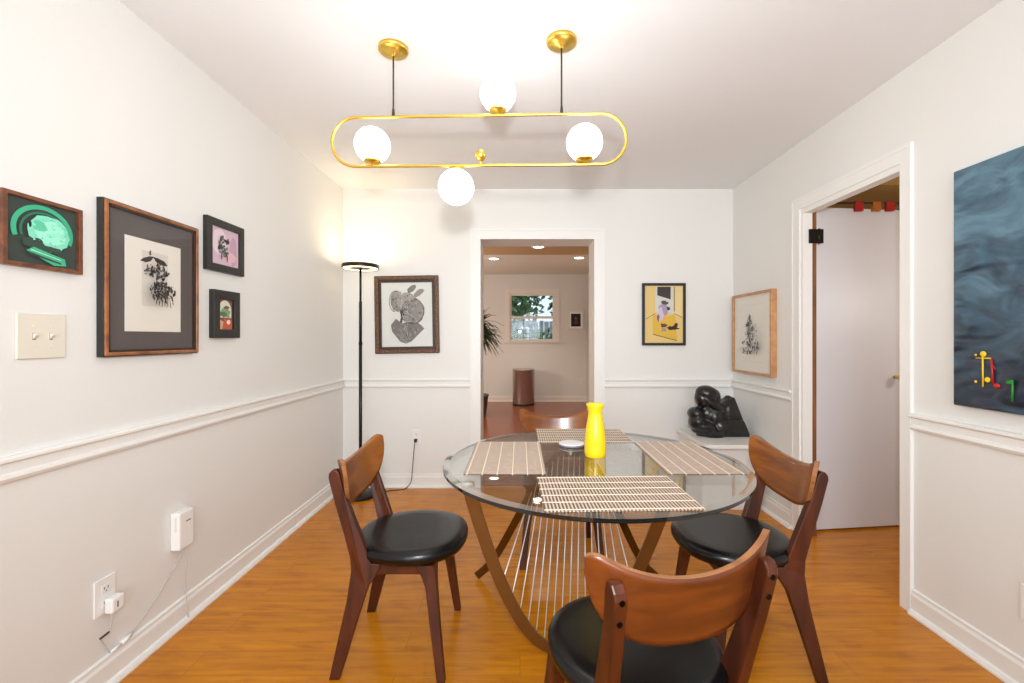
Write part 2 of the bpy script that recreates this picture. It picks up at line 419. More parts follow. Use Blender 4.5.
# the open door leaf, hinged on the far jamb
dl = math.atan2(.07, .60)
o = MB(); o.box((0, 0, .012), (.615, .035, 2.045), M_DOOR, .002)
door = struct(o.build('door_1')); door.location = (1.862, 2.835, 0); door.rotation_euler = (0, 0, dl)
o = MB()
o.box((1.770, 2.751, 1.80), (1.826, 2.7605, 1.886), M_BLACK)
o.box((1.834, 2.751, 1.80), (1.856, 2.7605, 1.886), M_BLACK)
o.tube([(1.830, 2.755, 1.796), (1.830, 2.755, 1.890)], .0065, M_BLACK)
hg = o.build('hinge', door); hg['label'] = 'black door hinge'
bpy.context.view_layer.update(); hg.matrix_parent_inverse = door.matrix_world.inverted()
o = MB(); o.tube([(.555, -.002, .97), (.555, -.05, .97)], .012, M_BRASS); o.ball((.555, -.06, .97), .027, M_BRASS)
hd = o.build('door_knob', door)
# curtain rod with three felt tabs
o = thing('curtain_rod', 'thin dark curtain rod with coloured cloth tabs above the open white door', 'curtain rod', (1.83, 2.79, 2.056))
q = MB(); q.tube([(0, 0, 0), (.85, 0, 0)], .006, M_FR_ORND); q.build('rod', o)
for px, mm in ((858.5, M_RED), (876, M_ORANGE), (889.5, M_RED)):
    X = (px-520)*2.79/450-1.83
    q = MB(); q.box((X-.025, -.009, -.05), (X+.025, -.0065, .008), mm); q.box((X-.025, .0065, -.05), (X+.025, .009, .008), mm); q.box((X-.025, -.009, .0065), (X+.025, .009, .009), mm)
    t = q.build('cloth_tab', o); t['label'] = 'red cloth tab' if mm is M_RED else 'orange cloth tab'

# ------------------------------------------------------------------ back room seen through the opening
YH = YB+WT
o = MB(); wX0, wX1, wZ0, wZ1 = -.20, .665, 1.165, 2.07
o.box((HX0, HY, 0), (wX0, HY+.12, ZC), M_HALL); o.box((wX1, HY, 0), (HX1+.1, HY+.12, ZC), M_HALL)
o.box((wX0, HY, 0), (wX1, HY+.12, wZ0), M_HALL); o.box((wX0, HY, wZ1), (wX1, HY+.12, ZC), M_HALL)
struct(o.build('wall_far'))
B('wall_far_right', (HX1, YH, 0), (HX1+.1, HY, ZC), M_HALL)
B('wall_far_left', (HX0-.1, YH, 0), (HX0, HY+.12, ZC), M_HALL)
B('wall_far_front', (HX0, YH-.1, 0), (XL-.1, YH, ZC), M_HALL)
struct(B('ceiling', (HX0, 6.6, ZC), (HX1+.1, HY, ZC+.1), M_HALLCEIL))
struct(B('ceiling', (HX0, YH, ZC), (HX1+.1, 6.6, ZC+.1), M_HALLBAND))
o = MB(); run(BASE, 'far', HX0, HX1, M_HALLCEIL, o); struct(o.build('baseboard_far'))
# window of the back room
win = MB(); fw = .035
for x0, x1 in ((wX0, wX0+fw), (wX1-fw, wX1)): win.box((x0, HY+.02, wZ0), (x1, HY+.09, wZ1), M_HALLCEIL)
zm = (wZ0+wZ1)/2
for z0, z1 in ((wZ0, wZ0+fw), (wZ1-fw, wZ1), (zm-.022, zm+.022)): win.box((wX0+fw, HY+.02, z0), (wX1-fw, HY+.09, z1), M_HALLCEIL)
win = struct(win.build('window_1'))
o = MB(); o.box((wX0+fw, HY+.05, wZ0+fw), (wX1-fw, HY+.055, zm-.022), M_PGLASS); o.box((wX0+fw, HY+.06, zm+.022), (wX1-fw, HY+.065, wZ1-fw), M_PGLASS); o.build('pane', win)
o = MB(); cw = .09
o.box((wX0-cw, HY-.018, wZ0), (wX0, HY, wZ1+cw), M_HALLCEIL); o.box((wX1, HY-.018, wZ0), (wX1+cw, HY, wZ1+cw), M_HALLCEIL)
o.box((wX0, HY-.018, wZ1), (wX1, HY, wZ1+cw), M_HALLCEIL); o.build('casing', win)
o = MB(); o.box((wX0-cw-.02, HY-.05, wZ0-.03), (wX1+cw+.02, HY+.02, wZ0), M_HALLCEIL); o.build('window_sill', win)

# recessed ceiling lamps
def can(X, Y, lab):
    t = thing('recessed_light', lab, 'ceiling light', (X, Y, ZC-.012), group=None)
    q = MB(); q.lathe([(.07, 0.0115), (.07, .003), (.095, .003), (.098, .006), (.098, .0115)], M_TRIM, n=32); q.build('trim_ring', t)
    q = MB(); q.lathe([(0, .006), (.069, .006), (.069, .010), (0, .010)], M_CAN, n=32); q.build('lamp_lens', t)
    l = bpy.data.lights.new('recessed_light_bulb', 'SPOT'); l.energy = 24; l.color = (1, .93, .84); l.spot_size = 2.4; l.spot_blend = .7; l.shadow_soft_size = .06
    lo = bpy.data.objects.new('recessed_light_bulb', l); COL.objects.link(lo); lo.location = (X, Y, ZC-.03)
can(.244, 6.0, 'round recessed ceiling light nearest the doorway, seen high in the opening')
can(-.40, 6.9, 'round recessed ceiling light on the left side of the back room')
can(.894, 6.82, 'round recessed ceiling light on the right side of the back room')

# waste bin
t = thing('waste_bin', 'tall round stainless steel waste bin under the back room window', 'bin', (.065, 8.27, 0))
o = MB(); o.lathe([(0, .02), (.195, .02), (.2, .03), (.2, .625), (.205, .63)], M_STEEL, n=48); o.lathe([(.205, .63), (.195, .63)], M_STEEL, n=48); o.build('body', t)
o = MB(); o.lathe([(0, 0), (.202, 0), (.204, .01), (.204, .03), (0, .03)], M_BLACK, n=48); o.build('base_ring', t)
o = MB(); o.lathe([(.0, .631), (.2, .631), (.207, .636), (.207, .648), (.19, .655), (0, .658)], M_STEEL, n=48); o.build('lid', t)
# small picture of the back room
def rect_frame(w, h, bw, d, m, mb, bev=.002, z0=0):
    mb.box((-w/2, -d, z0), (-w/2+bw, 0, z0+h), m, bev); mb.box((w/2-bw, -d, z0), (w/2, 0, z0+h), m, bev)
    mb.box((-w/2+bw-.001, -d, z0), (w/2-bw+.001, 0, z0+bw), m, bev); mb.box((-w/2+bw-.001, -d, z0+h-bw), (w/2-bw+.001, 0, z0+h), m, bev)
def poly_art(mb, polys, w, h, y, z0=0):
    """polys: list of (rgb, [(u,v)...]) with u,v 0..1 inside a w x h sheet; layered in front of the sheet"""
    for k, (rgb, pts) in enumerate(polys):
        P = [((u-.5)*w, z0+v*h) for u, v in pts]
        yy = y-.00012*(k+1)
        mb.faces([(x, yy, z) for x, z in P], [tuple(range(len(P)))], pigment(rgb))
def blob(cx, cy, rx, ry, n=18, j=.12, rot=0, seed=None):
    rnd = random.Random(seed if seed is not None else int(cx*1e4+cy*1e5))
    out = []
    for k in range(n):
        a = 2*PI*k/n; r = 1+rnd.uniform(-j, j)
        x, y = rx*r*math.cos(a), ry*r*math.sin(a)
        out.append((cx+x*math.cos(rot)-y*math.sin(rot), cy+x*math.sin(rot)+y*math.cos(rot)))
    return out
def arc_band(cx, cy, rx, ry, a0, a1, w, n=28):
    o_ = []; i_ = []
    for k in range(n+1):
        a = a0+(a1-a0)*k/n
        o_.append((cx+rx*math.cos(a), cy+ry*math.sin(a))); i_.append((cx+(rx-w)*math.cos(a), cy+(ry-w)*math.sin(a)))
    return [[o_[k], o_[k+1], i_[k+1], i_[k]] for k in range(n)]
def specks(n, fn, rgbs, size, seed, asp=1.0):
    rnd = random.Random(seed); out = []
    while len(out) < n:
        u, v = rnd.random(), rnd.random()
        if fn(u, v):
            s_ = size*rnd.uniform(.4, 1.2)
            out.append((rnd.choice(rgbs), blob(u, v, s_*rnd.uniform(.5, 1.6), s_*asp*rnd.uniform(.5, 1.6), 6, .4, rnd.uniform(0, 3), rnd.random())))
    return out

t = thing('framed_picture', 'small white-framed dark photo on the back room wall right of the window', 'picture', (1.07, HY-.001, 1.39-.0))
o = MB(); rect_frame(.29, .345, .018, .02, M_HALLCEIL, o); o.build('frame', t)
o = MB(); o.box((-.127, -.010, .018), (.127, -.004, .327), M_PAPER); o.box((-.092, -.0115, .05), (.092, -.010, .295), pigment((34, 22, 30)))
poly_art(o, [((110, 84, 84), blob(.5, .62, .14, .13)), ((90, 50, 56), blob(.5, .33, .2, .16)), ((30, 20, 26), blob(.5, .55, .06, .06))], .184, .245, -.0116, .05); o.build('print', t)
# outlet on back room wall
def outlet(name, lab, loc, rz, mat=M_WHITEPL, h=.115, w=.072):
    t = thing(name, lab, 'outlet', loc, rz)
    q = MB(); q.box((-w/2, -.006, 0), (w/2, 0, h), mat, .002); q.build('cover_plate', t)
    for z in (h*.3, h*.7):
        q = MB()
        q.box((-.017, -.009, z-.014), (.017, -.006, z+.014), mat, .002)
        q.box((-.008, -.0095, z-.002), (-.0055, -.009, z+.007), M_SLOT); q.box((.0055, -.0095, z-.002), (.008, -.009, z+.007), M_SLOT); q.box((-.002, -.0095, z-.010), (.002, -.009, z-.006), M_SLOT)
        q.build('socket', t)
    return t
outlet('wall_outlet', 'beige wall outlet low on the back room wall, right of the steel bin', ((581-520)*8.63/450, HY-.0005, .33), 0, M_HALLCEIL)

# dracaena
t = thing('potted_dracaena', 'spiky leaved potted dracaena half hidden by the left side of the doorway', 'plant', (-.66, 7.1, 0))
o = MB(); o.lathe([(0, 0), (.12, 0), (.125, .01), (.16, .30), (.168, .30), (.168, .33), (.15, .33), (.145, .28), (0, .28)], M_POT, n=32); o.build('pot', t)
o = MB(); o.tube([(0, 0, .27), (.02, .01, .6), (-.01, .0, .95), (.05, 0, 1.42)], [.024, .02, .018, .016], M_TRUNK); o.build('trunk', t)
o = MB(); rnd = random.Random(3)
for k in range(170):
    a = rnd.uniform(0, 2*PI); el = rnd.uniform(-.75, 1.35); L = rnd.uniform(.26, .40); z0 = rnd.uniform(1.22, 1.50)
    d = Vector((math.cos(a)*math.cos(el), math.sin(a)*math.cos(el), math.sin(el))); side = Vector((-math.sin(a), math.cos(a), 0))
    pr = []
    for i in range(6):
        s_ = i/5; p = Vector((.05, 0, z0))+d*L*s_+Vector((0, 0, -.16*s_*s_)); w = .016*math.sin(PI*min(.97, .12+.88*s_))+.0015
        pr.append((p-side*w, p+Vector((0, 0, .004)), p+side*w))
    for i in range(5):
        A, Bq = pr[i], pr[i+1]
        for j in (0, 1):
            o.faces([A[j], A[j+1], Bq[j+1], Bq[j]], [(0, 1, 2, 3)], M_LEAF, True)
f = o.build('foliage', t, False); sm = f.modifiers.new('solid', 'SOLIDIFY'); sm.thickness = .002

# garden outside the back room window
M_GRASS = plain('lawn', (120, 160, 110), .9, noise=.5, nscale=6); M_FENCE = plain('fence_wood', (150, 150, 152), .8, noise=.4, nscale=5)
M_FOL = plain('hedge_leaf', (86, 120, 72), .8, noise=.9, nscale=14)
og = MB(); og.box((-8, 9.2, -.5), (10, 26, -.312), M_GRASS); og = og.build('lawn'); og['kind'] = 'stuff'; tag(og, 'pale green lawn outside the back room window', 'grass')
t = thing('garden_hedge', 'low green hedge outside below the fence, seen in the back room window', 'hedge', (.4, 11.2, -.298))
o = MB(); rnd = random.Random(12)
for k in range(1800):
    c = Vector((rnd.uniform(-1.6, 1.6), rnd.uniform(-.3, .3), rnd.uniform(.16, 1.62+rnd.uniform(0, .12)))); a = Vector((rnd.gauss(0, 1), rnd.gauss(0, 1), rnd.gauss(0, 1))).normalized(); b_ = a.orthogonal().normalized(); s_ = rnd.uniform(.04, .1)
    o.faces([c-a*s_, c+b_*s_*.6, c+a*s_, c-b_*s_*.6], [(0, 1, 2, 3)], M_FOL)
o.build('foliage', t, False)
o = MB(); o.tube([(0, 0, 0), (.05, 0, .8), (0, .05, 1.5)], [.05, .04, .02], M_TRUNK); o.build('stem', t)
t = thing('garden_fence', 'weathered grey board fence outside behind the back room window', 'fence', (0, 14.5, -.3))
o = MB(); rnd = random.Random(5)
for k in range(60):
    x = -5+k*.17; o.box((x, 0, 0), (x+.15, .02, 2.05+rnd.uniform(-.03, .03)), M_FENCE)
o.build('boards', t)
o = MB()
for z in (.3, 1.6): o.box((-5, .02, z), (5.2, .06, z+.08), M_FENCE)
o.build('rail', t)
def tree(x, y, r, h, lab, seed):
    t = thing('garden_tree', lab, 'tree', (x, y, -.298))
    q = MB(); q.tube([(0, 0, 0), (.1, 0, h*.5), (0, .1, h)], [.16, .12, .06], M_TRUNK); q.build('trunk', t)
    q = MB(); rnd = random.Random(seed)
    for k in range(2600):
        v = Vector((rnd.gauss(0, 1), rnd.gauss(0, 1), rnd.gauss(0, 1))).normalized()*r*rnd.uniform(.45, 1)
        c = Vector((0, 0, h))+v; a = Vector((rnd.gauss(0, 1), rnd.gauss(0, 1), rnd.gauss(0, 1))).normalized(); b_ = a.orthogonal().normalized()
        s_ = rnd.uniform(.08, .18)
        q.faces([c-a*s_, c+b_*s_*.6, c+a*s_, c-b_*s_*.6], [(0, 1, 2, 3)], M_FOL)
    f = q.build('crown', t, False)
tree(-1.0, 17.2, 1.9, 3.0, 'bushy green tree beyond the fence, left half of the back room window', 1)
tree(2.9, 17.6, 1.8, 2.9, 'bushy green tree beyond the fence, right half of the back room window', 2)

# ------------------------------------------------------------------ glass table
TC = (.276, 1.745); TR = .568; TH = .75
tb = thing('dining_table', 'round clear glass dining table on curved metal bands strung with thin rods', 'table', (TC[0], TC[1], 0))
def tl(x, y, z): return Vector((x-TC[0], y-TC[1], z))
o = MB()
r = TR
o.lathe([(0, TH-.017), (r-.003, TH-.017), (r, TH-.014), (r, TH-.0035), (r-.024, TH), (0, TH)], M_GLASS, n=128, smooth=False,
        mats=[M_GLASS, M_GEDGE, M_GEDGE, M_GBEV, M_GLASS])
for f in o.bm.faces: f.smooth = False
gt = o.build('glass_top', tb); gt['label'] = 'clear bevelled glass top with dark edge'
ZT = TH-.0185
UC = .17; UW = .348
def upt(s):       # s -1..1 across the U band
    w = UW*s; z = .024+(ZT-.024)*abs(s)**2.2
    return (UC+w, 1.73-.21*(z/ZT), z)
o = MB(); NN = 60
pts = [tl(*upt(-1+2*k/NN)) for k in range(NN+1)]
o.ribbon(pts, .008, (0, 1, .25), .045, M_BASE); ub = o.build('curved_band', tb); ub['label'] = 'bronze toned U-shaped flat band, tips carrying the glass'
AC = .235
AP = [(0, .713), (.06, .69), (.12, .615), (.18, .50), (.25, .35), (.33, .18), (.39, .075), (.455, .012)]
def wz(w):
    w = abs(w)
    for (a, za), (b_, zb) in zip(AP, AP[1:]):
        if w <= b_+1e-9: return za+(zb-za)*(w-a)/(b_-a)
    return AP[-1][1]
def apt(w):
    z = sum(wz(w+d) for d in (-.02, -.01, 0, .01, .02))/5 if abs(w) < .42 else wz(w)
    z = min(z, .712)
    return (AC+w, 2.29-.26*(z/ZT), z)
o = MB(); pts = [tl(*apt(-.455+.91*k/NN)) for k in range(NN+1)]
o.ribbon(pts, .008, (0, 1, -.25), .036, M_ARCH); ab = o.build('curved_band', tb); ab['label'] = 'polished arched flat band with its two ends on the floor'
NW = 16
for k in range(NW):
    s_ = -1+2*k/(NW-1)
    a = Vector(tl(*upt(s_*.68))); b_ = Vector(tl(*apt(s_*.18)))
    o = MB(); o.tube([a, b_], .0023, M_ROD, n=8); o.build('rod', tb)
for X, Y in (upt(-1)[:2], upt(1)[:2], apt(0)[:2]):
    p = tl(X, Y, 0); o = MB(); o.lathe([(0, ZT-.006), (.019, ZT-.006), (.019, ZT+.0012), (0, ZT+.0012)], M_ROD, c=(p.x, p.y, 0), n=24); o.build('mounting_pad', tb)

# placemats --------------------------------------------------------
def placemat(lab, cx, cy, L, W, rz):
    """L along the threads (local x), slats run along local y"""
    o = MB(); n = int(L/.0102)
    for k in range(n):
        x = -L/2+k*L/n; p = L/n
        o.box((x+.0004, -W/2, .0006), (x+p*.52, W/2, .0026), M_MATD)
        o.box((x+p*.56, -W/2+.002, .0006), (x+p*.98, W/2-.002, .0030), M_MATL)
    for j in range(6):
        y = -W/2+.012+j*(W-.024)/5
        o.box((-L/2, y-.0016, .0003), (L/2, y+.0016, .0038), M_THREAD)
    o = o.build('placemat'); o.location = (cx, cy, TH+.0002); o.rotation_euler = (0, 0, rz)
    return tag(o, lab, 'placemat', 'slatted bamboo placemats on the glass table')
placemat('brown slatted bamboo placemat on the glass edge nearest the front chair', .281, 1.37, .44, .306, math.radians(2))
placemat('brown slatted bamboo placemat on the far side of the table, behind the yellow vase', .295, 2.165, .43, .30, 0)
placemat('brown slatted bamboo placemat at the left chair\'s place on the glass', -.052, 1.784, .48, .285, PI/2)
placemat('brown slatted bamboo placemat at the right chair\'s place on the glass', .645, 1.785, .48, .27, PI/2)
# vase
o = MB()
o.lathe([(0, 0), (.038, 0), (.0405, .003), (.0428, .02), (.0425, .06), (.038, .105), (.031, .145), (.0278, .168), (.0285, .18), (.033, .197), (.0365, .208), (.0345, .208), (.030, .195), (.0255, .175), (.0255, .165), (.034, .10), (.038, .02), (0, .01)], M_YELLOW, n=48)
o = o.build('vase'); o.location = (.2987, 1.787, TH+.0005); tag(o, 'bright yellow waisted ceramic vase standing on the middle of the glass table', 'vase')
o = MB(); o.lathe([(0, 0), (.053, 0), (.056, .003), (.056, .010), (.0545, .012), (.053, .0123), (0, .0123)], M_COASTER, n=48, mats=[M_COASTERE, M_COASTERE, M_COASTERE, M_COASTER, M_COASTER, M_COASTER])
o = o.build('coaster'); o.location = (.2255, 1.967, TH+.0005); tag(o, 'round white coaster with grey rim on the glass left of the vase', 'coaster')

# ------------------------------------------------------------------ chairs
def make_chair():
    c = thing('dining_chair', 'x', 'chair')
    # cushion
    o = MB(); n = 48; rings = []
    def out(a, k):
        e = 2.35
        ca, sa = math.cos(a), math.sin(a)
        x = .218*math.copysign(abs(ca)**(2/e), ca); y = .218*math.copysign(abs(sa)**(2/e), sa)
        if y < 0: x *= 1-.10*(-y/.218)
        return x*k, y*k
    prof = [(.0, .398), (.90, .398), (.965, .404), (1.0, .418), (1.003, .430), (.985, .441), (.945, .449), (.86, .4535), (.7, .4535), (.4, .4515), (0, .451)]
    rings = []
    for k, z in prof:
        if k == 0: rings.append([o.bm.verts.new((0, 0, z))])
        else: rings.append([o.bm.verts.new((*out(2*PI*i/n, k), z)) for i in range(n)])
    mi = o.mi(M_LEATHER)
    for A, Bq in zip(rings, rings[1:]):
        for i in range(n):
            j = (i+1) % n
            f = (A[0], Bq[j], Bq[i]) if len(A) == 1 else ((A[i], A[j], Bq[0]) if len(Bq) == 1 else (A[i], A[j], Bq[j], Bq[i]))
            fc = o.bm.faces.new(f); fc.material_index = mi; fc.smooth = True
    s_ = o.build('seat', c); s_['label'] = 'black leather padded seat'
    # frame below the seat
    o = MB()
    o.box((-.165, .085, .352), (.165, .110, .397), M_LEG, .003); o.box((-.165, -.135, .352), (.165, -.110, .397), M_LEG, .003)
    o.box((-.165, -.11, .352), (-.143, .085, .397), M_LEG, .003); o.box((.143, -.11, .352), (.165, .085, .397), M_LEG, .003)
    o.build('seat_frame', c)
    # front legs (tapered, splayed, with a corner flare at the top)
    for sx in (-1, 1):
        o = MB(); pts = []
        tx, ty, fx, fy = .168, .098, .212, .150
        secs = [(0, .016, .0145), (.2, .019, .017), (.32, .023, .020), (.36, .030, .026), (.397, .040, .036)]
        rr = []
        for z, hx, hy in secs:
            q = z/.397; cx = fx+(tx-fx)*q; cy = fy+(ty-fy)*q
            cx -= max(0, hx-.02)*.8; cy -= max(0, hy-.02)*.8
            rr.append([o.bm.verts.new((sx*(cx+a*hx), cy+b_*hy, z)) for a, b_ in ((-1, -1), (1, -1), (1, 1), (-1, 1))])
        mi = o.mi(M_LEG)
        for A, Bq in zip(rr, rr[1:]):
            for i in range(4): o.bm.faces.new((A[i], A[(i+1) % 4], Bq[(i+1) % 4], Bq[i])).material_index = mi
        o.bm.faces.new(rr[0][::-1]); o.bm.faces.new(rr[-1])
        bmesh.ops.bevel(o.bm, geom=[e for e in o.bm.edges if abs(e.verts[0].co.z-e.verts[1].co.z) > .01], offset=.005, segments=2, profile=.5, affect='EDGES')
        o.build('leg', c)
    # rear leg + upright in one bent board
    prof = [(-.252, 0), (-.216, 0), (-.152, .22), (-.124, .31), (-.085, .372), (-.078, .397), (-.112, .3975), (-.124, .425), (-.150, .50), (-.202, .645), (-.211, .68), (-.220, .722), (-.226, .737), (-.236, .744),
            (-.250, .742), (-.260, .730), (-.262, .715), (-.243, .63), (-.209, .50), (-.190, .42), (-.186, .37), (-.198, .27)]
    for sx in (-1, 1):
        o = MB(); o.prism(prof, M_LEG, 'x', -.0145, .0145, bev=.004)
        # splay: feet a little further apart than the seat joint, tops inward
        for v in o.bm.verts:
            z = v.co.z
            v.co.x += sx*(.162+.036*(1-min(z, .4)/.4)+.018*max(0, z-.4)/.34)
        o.build('leg', c)
    # backrest: bent plywood, top edge dipping, lower edge bellied, ends wrapped forward
    o = MB(); NU, NV = 40, 10; hw = .225; th = .014
    def back(u, v, side):
        au = abs(u)
        zt = .738+.072*au**2-.032*au**12; zb = .778-.194*(max(0, 1-au**2.6))**.55
        z = zb+(zt-zb)*v
        x = hw*math.sin(u*1.0)/math.sin(1.0)*1.0
        y = -.246+.070*au**2.0-.22*(z-.69)
        nx, ny = -2*.070*u/hw, 1
        l = math.hypot(nx, ny)
        return Vector((x+side*th/2*nx/l, y+side*th/2*ny/l, z))
    g = {}
    for sd in (-1, 1):
        for i in range(NU+1):
            u = -1+2*i/NU; u = math.copysign(1-(1-abs(u))**1.35, u) if u else 0
            for j in range(NV+1): g[sd, i, j] = o.bm.verts.new(back(u, j/NV, sd))
    mB, mE, mR = o.mi(M_BACK), o.mi(M_PLYEDGE), o.mi(M_BACKR_SHADED)
    for i in range(NU):
        for j in range(NV):
            for sd in (-1, 1):
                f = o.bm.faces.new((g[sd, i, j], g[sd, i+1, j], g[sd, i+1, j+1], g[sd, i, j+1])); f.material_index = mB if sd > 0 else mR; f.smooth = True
        for j in (0, NV):
            f = o.bm.faces.new((g[-1, i, j], g[-1, i+1, j], g[1, i+1, j], g[1, i, j])); f.material_index = mE
    for i in (0, NU):
        for j in range(NV):
            f = o.bm.faces.new((g[-1, i, j], g[-1, i, j+1], g[1, i, j+1], g[1, i, j])); f.material_index = mE
    bmesh.ops.remove_doubles(o.bm, verts=o.bm.verts[:], dist=.0004)
    bk = o.build('backrest', c); bk['label'] = 'curved golden brown plywood backrest'
    # screws on the uprights
    for sx in (-1, 1):
        for z in (.712, .665):
            o = MB(); y = -.2615+(.715-z)*.22
            o.tube([(sx*.177, y-.0025, z), (sx*.177, y+.006, z)], .006, M_SCREW, n=14); o.build('screw', c)
    return c
ch = make_chair()
G = 'walnut dining chairs around the glass table'
CH = [('walnut dining chair with black seat at the left side of the table, facing right', -.430, 1.815, -PI/2, 1),
      ('walnut dining chair with black seat right of the table, before the open door', .835, 1.79, PI/2, 1),
      ('walnut dining chair nearest the camera, its curved back turned to the viewer', .296, 1.160, math.radians(15.5), 1),
      ('walnut dining chair beyond the glass table, before the doorway, partly hidden', .225, 2.53, PI, 1)]
for i, (lab, x, y, rz, _) in enumerate(CH):
    c = ch if i == 0 else copy_tree(ch)
    c.location = (x, y, 0); c.rotation_euler = (0, 0, rz); tag(c, lab, 'chair', G)

# ------------------------------------------------------------------ pendant
pl = thing('pendant_light', 'brass oval ring pendant light with four white globes hanging over the table', 'pendant light', (-.184, 1.868, ZC), math.radians(-4.2))
tilt = -.020
RZt, RZb = 2.143-ZC, 1.936-ZC; RL = .617
def zz(x, z): return z+x*tilt
o = MB(); rr = (RZt-RZb)/2; cz = (RZt+RZb)/2; hx = RL-rr; pts = []
for k in range(25): a = -PI/2+PI*k/24; pts.append((hx+rr*math.cos(a), 0, cz+rr*math.sin(a)))
for k in range(25): a = PI/2+PI*k/24; pts.append((-hx+rr*math.cos(a), 0, cz+rr*math.sin(a)))
pts = [(x, y, zz(x, z)) for x, y, z in pts]
o.tube(pts, .0062, M_BRASS, n=12, closed=True); rg = o.build('ring_frame', pl); rg['label'] = 'long oval brass tube ring'
for x in (-.35, .355):
    o = MB(); o.lathe([(0, -.036), (.010, -.036), (.012, -.030), (.030, -.028), (.031, -.020), (.056, -.018), (.062, -.013), (.062, -.0005), (0, -.0005)][::1], M_BRASS, c=(x, 0, 0), n=40)
    o.ball((x-.045, .0, -.013), .006, M_BRASS, 10); cn = o.build('canopy', pl)
    o = MB(); o.tube([(x, 0, -.03), (x, 0, zz(x, RZt)+.03)], .0035, M_CORD, n=8); o.tube([(x, 0, zz(x, RZt)+.034), (x, 0, zz(x, RZt)+.004)], [.0045, .007], M_CORD, n=10); o.build('cord', pl)
def globe(x, base, up):
    z = zz(x, base); s_ = 1 if up else -1
    g_ = MB(); g_.ball((x, 0, z+s_*.089), .0735, M_GLOBE, 40); gg = g_.build('globe', pl); gg['label'] = 'glowing white glass globe'
    g_ = MB()
    pr = [(0, .006), (.006, .006), (.006, .013), (.03, .015), (.035, .020), (.035, .027), (.031, .028), (0, .028)]
    if not up: pr = [(r_, -z_) for r_, z_ in pr][::-1]
    g_.lathe(pr, M_BRASS, c=(x, 0, z), n=32); g_.build('globe_cap', gg)
globe(-.44, RZb, True); globe(.448, RZb, True); globe(.093, RZt, True); globe(-.082, RZb, False)
o = MB(); z = zz(.02, RZb); o.tube([(.02, 0, z+.005), (.02, 0, z+.022)], .004, M_BRASS); o.ball((.02, 0, z+.042), .0235, M_BRASS, 28); o.build('brass_ball', pl)

# ------------------------------------------------------------------ floor lamp
FX, FY = -1.23, 3.47
fl = thing('floor_lamp', 'tall thin black floor lamp with a glowing round head in the corner', 'lamp', (FX, FY, 0))
o = MB(); o.lathe([(0, 0), (.118, 0), (.12, .004), (.12, .020), (.114, .026), (0, .028)], M_BLACK, n=48); o.build('base', fl)
o = MB(); o.tube([(0, 0, .02), (0, 0, 1.18)], .0125, M_BLACK, n=16); o.tube([(0, 0, 1.17), (0, 0, 1.19)], .0145, M_BLACK, n=16); o.tube([(0, 0, 1.19), (0, 0, 1.50)], .0115, M_BLACK, n=16); o.tube([(0, 0, 1.50), (0, 0, 1.755)], .0085, M_BLACK, n=16); o.build('pole', fl)
o = MB()
o.lathe([(.128, 1.757), (.135, 1.757), (.137, 1.760), (.137, 1.784), (.133, 1.786), (.128, 1.786), (.128, 1.757)], M_BLACK, n=64)
o.lathe([(0, 1.756), (.085, 1.756), (.088, 1.758), (.088, 1.765), (0, 1.767)], M_BLACK, n=48)
o.build('lamp_head', fl)
o = MB(); o.lathe([(.090, 1.754), (.1270, 1.754), (.1270, 1.775), (0, 1.775), (0, 1.768), (.090, 1.768), (.090, 1.754)], M_LED, n=64); ld = o.build('light_ring', fl); ld['label'] = 'warm glowing light ring'
# its plug and cable along the wall
ox, oz = (417-520)*YB/450, 0
outlet('wall_outlet', 'white wall outlet with a black plug below the ornate framed picture', (-.845, YB-.0005, .355), 0)
o = MB(); o.box((-.85-.012, YB-.034, .372), (-.85+.012, YB-.0105, .398), M_CORD, .004)
def smooth(pts, n=8):
    P = [Vector(p) for p in pts]; out = []
    for i in range(len(P)-1):
        p0 = P[max(i-1, 0)]; p1 = P[i]; p2 = P[i+1]; p3 = P[min(i+2, len(P)-1)]
        for k in range(n):
            t_ = k/n
            out.append(.5*((2*p1)+(-p0+p2)*t_+(2*p0-5*p1+4*p2-p3)*t_*t_+(-p0+3*p1-3*p2+p3)*t_**3))
    out.append(P[-1]); return out
o.tube(smooth([(-.85, YB-.03, .385), (-.855, YB-.045, .34), (-.87, YB-.05, .15), (-.88, YB-.055, .06), (-.93, YB-.06, .0045), (-1.0, YB-.09, .0042), (-1.06, YB-.11, .0042), (-1.11, FY+.045, .0045), (-1.118, FY+.03, .006)]), .0035, M_CORD, n=8)
o = o.build('power_cord'); tag(o, 'black power cord with plug running from the wall outlet to the floor lamp', 'cord')

# ------------------------------------------------------------------ switch, outlets, chargers
t = thing('light_switch', 'ivory double toggle light switch plate below the green framed picture', 'light switch', (XL+.0005, 1.36, 1.158), PI/2)
o = MB(); o.box((-.070, -.007, 0), (.070, 0, .136), M_IVORY, .003)
for x in (-.024, .024):
    o.box((x-.0048, -.0076, .057), (x+.0048, -.0065, .077), M_SLOT)
    for z in (.036, .097): o.tube([(x, -.0085, z), (x, -.0065, z)], .0028, M_IVORY, n=10)
o.build('cover_plate', t)
for x in (-.024, .024):
    o = MB(); o.prism([(-.007, .0585), (-.007, .0755), (-.017, .0765), (-.018, .070)], M_IVORY, 'x', x-.0045, x+.0045); o.build('toggle', t)
outlet('wall_outlet', 'white wall outlet low on the left wall with a square charger plugged in', (XL+.0005, 1.567, .262), PI/2, h=.125, w=.08)
outlet('wall_outlet', 'white wall outlet at the lower right edge of the photo', (XR-.0005, 1.528, .245), -PI/2, h=.125, w=.075)
t = thing('usb_charger', 'small white cube charger plugged into the outlet on the left wall', 'charger', (XL+.0100, 1.582, .262), PI/2)
o = MB(); o.box((-.025, -.030, 0), (.025, 0, .052), M_WHITEPL, .006); o.build('body', t)
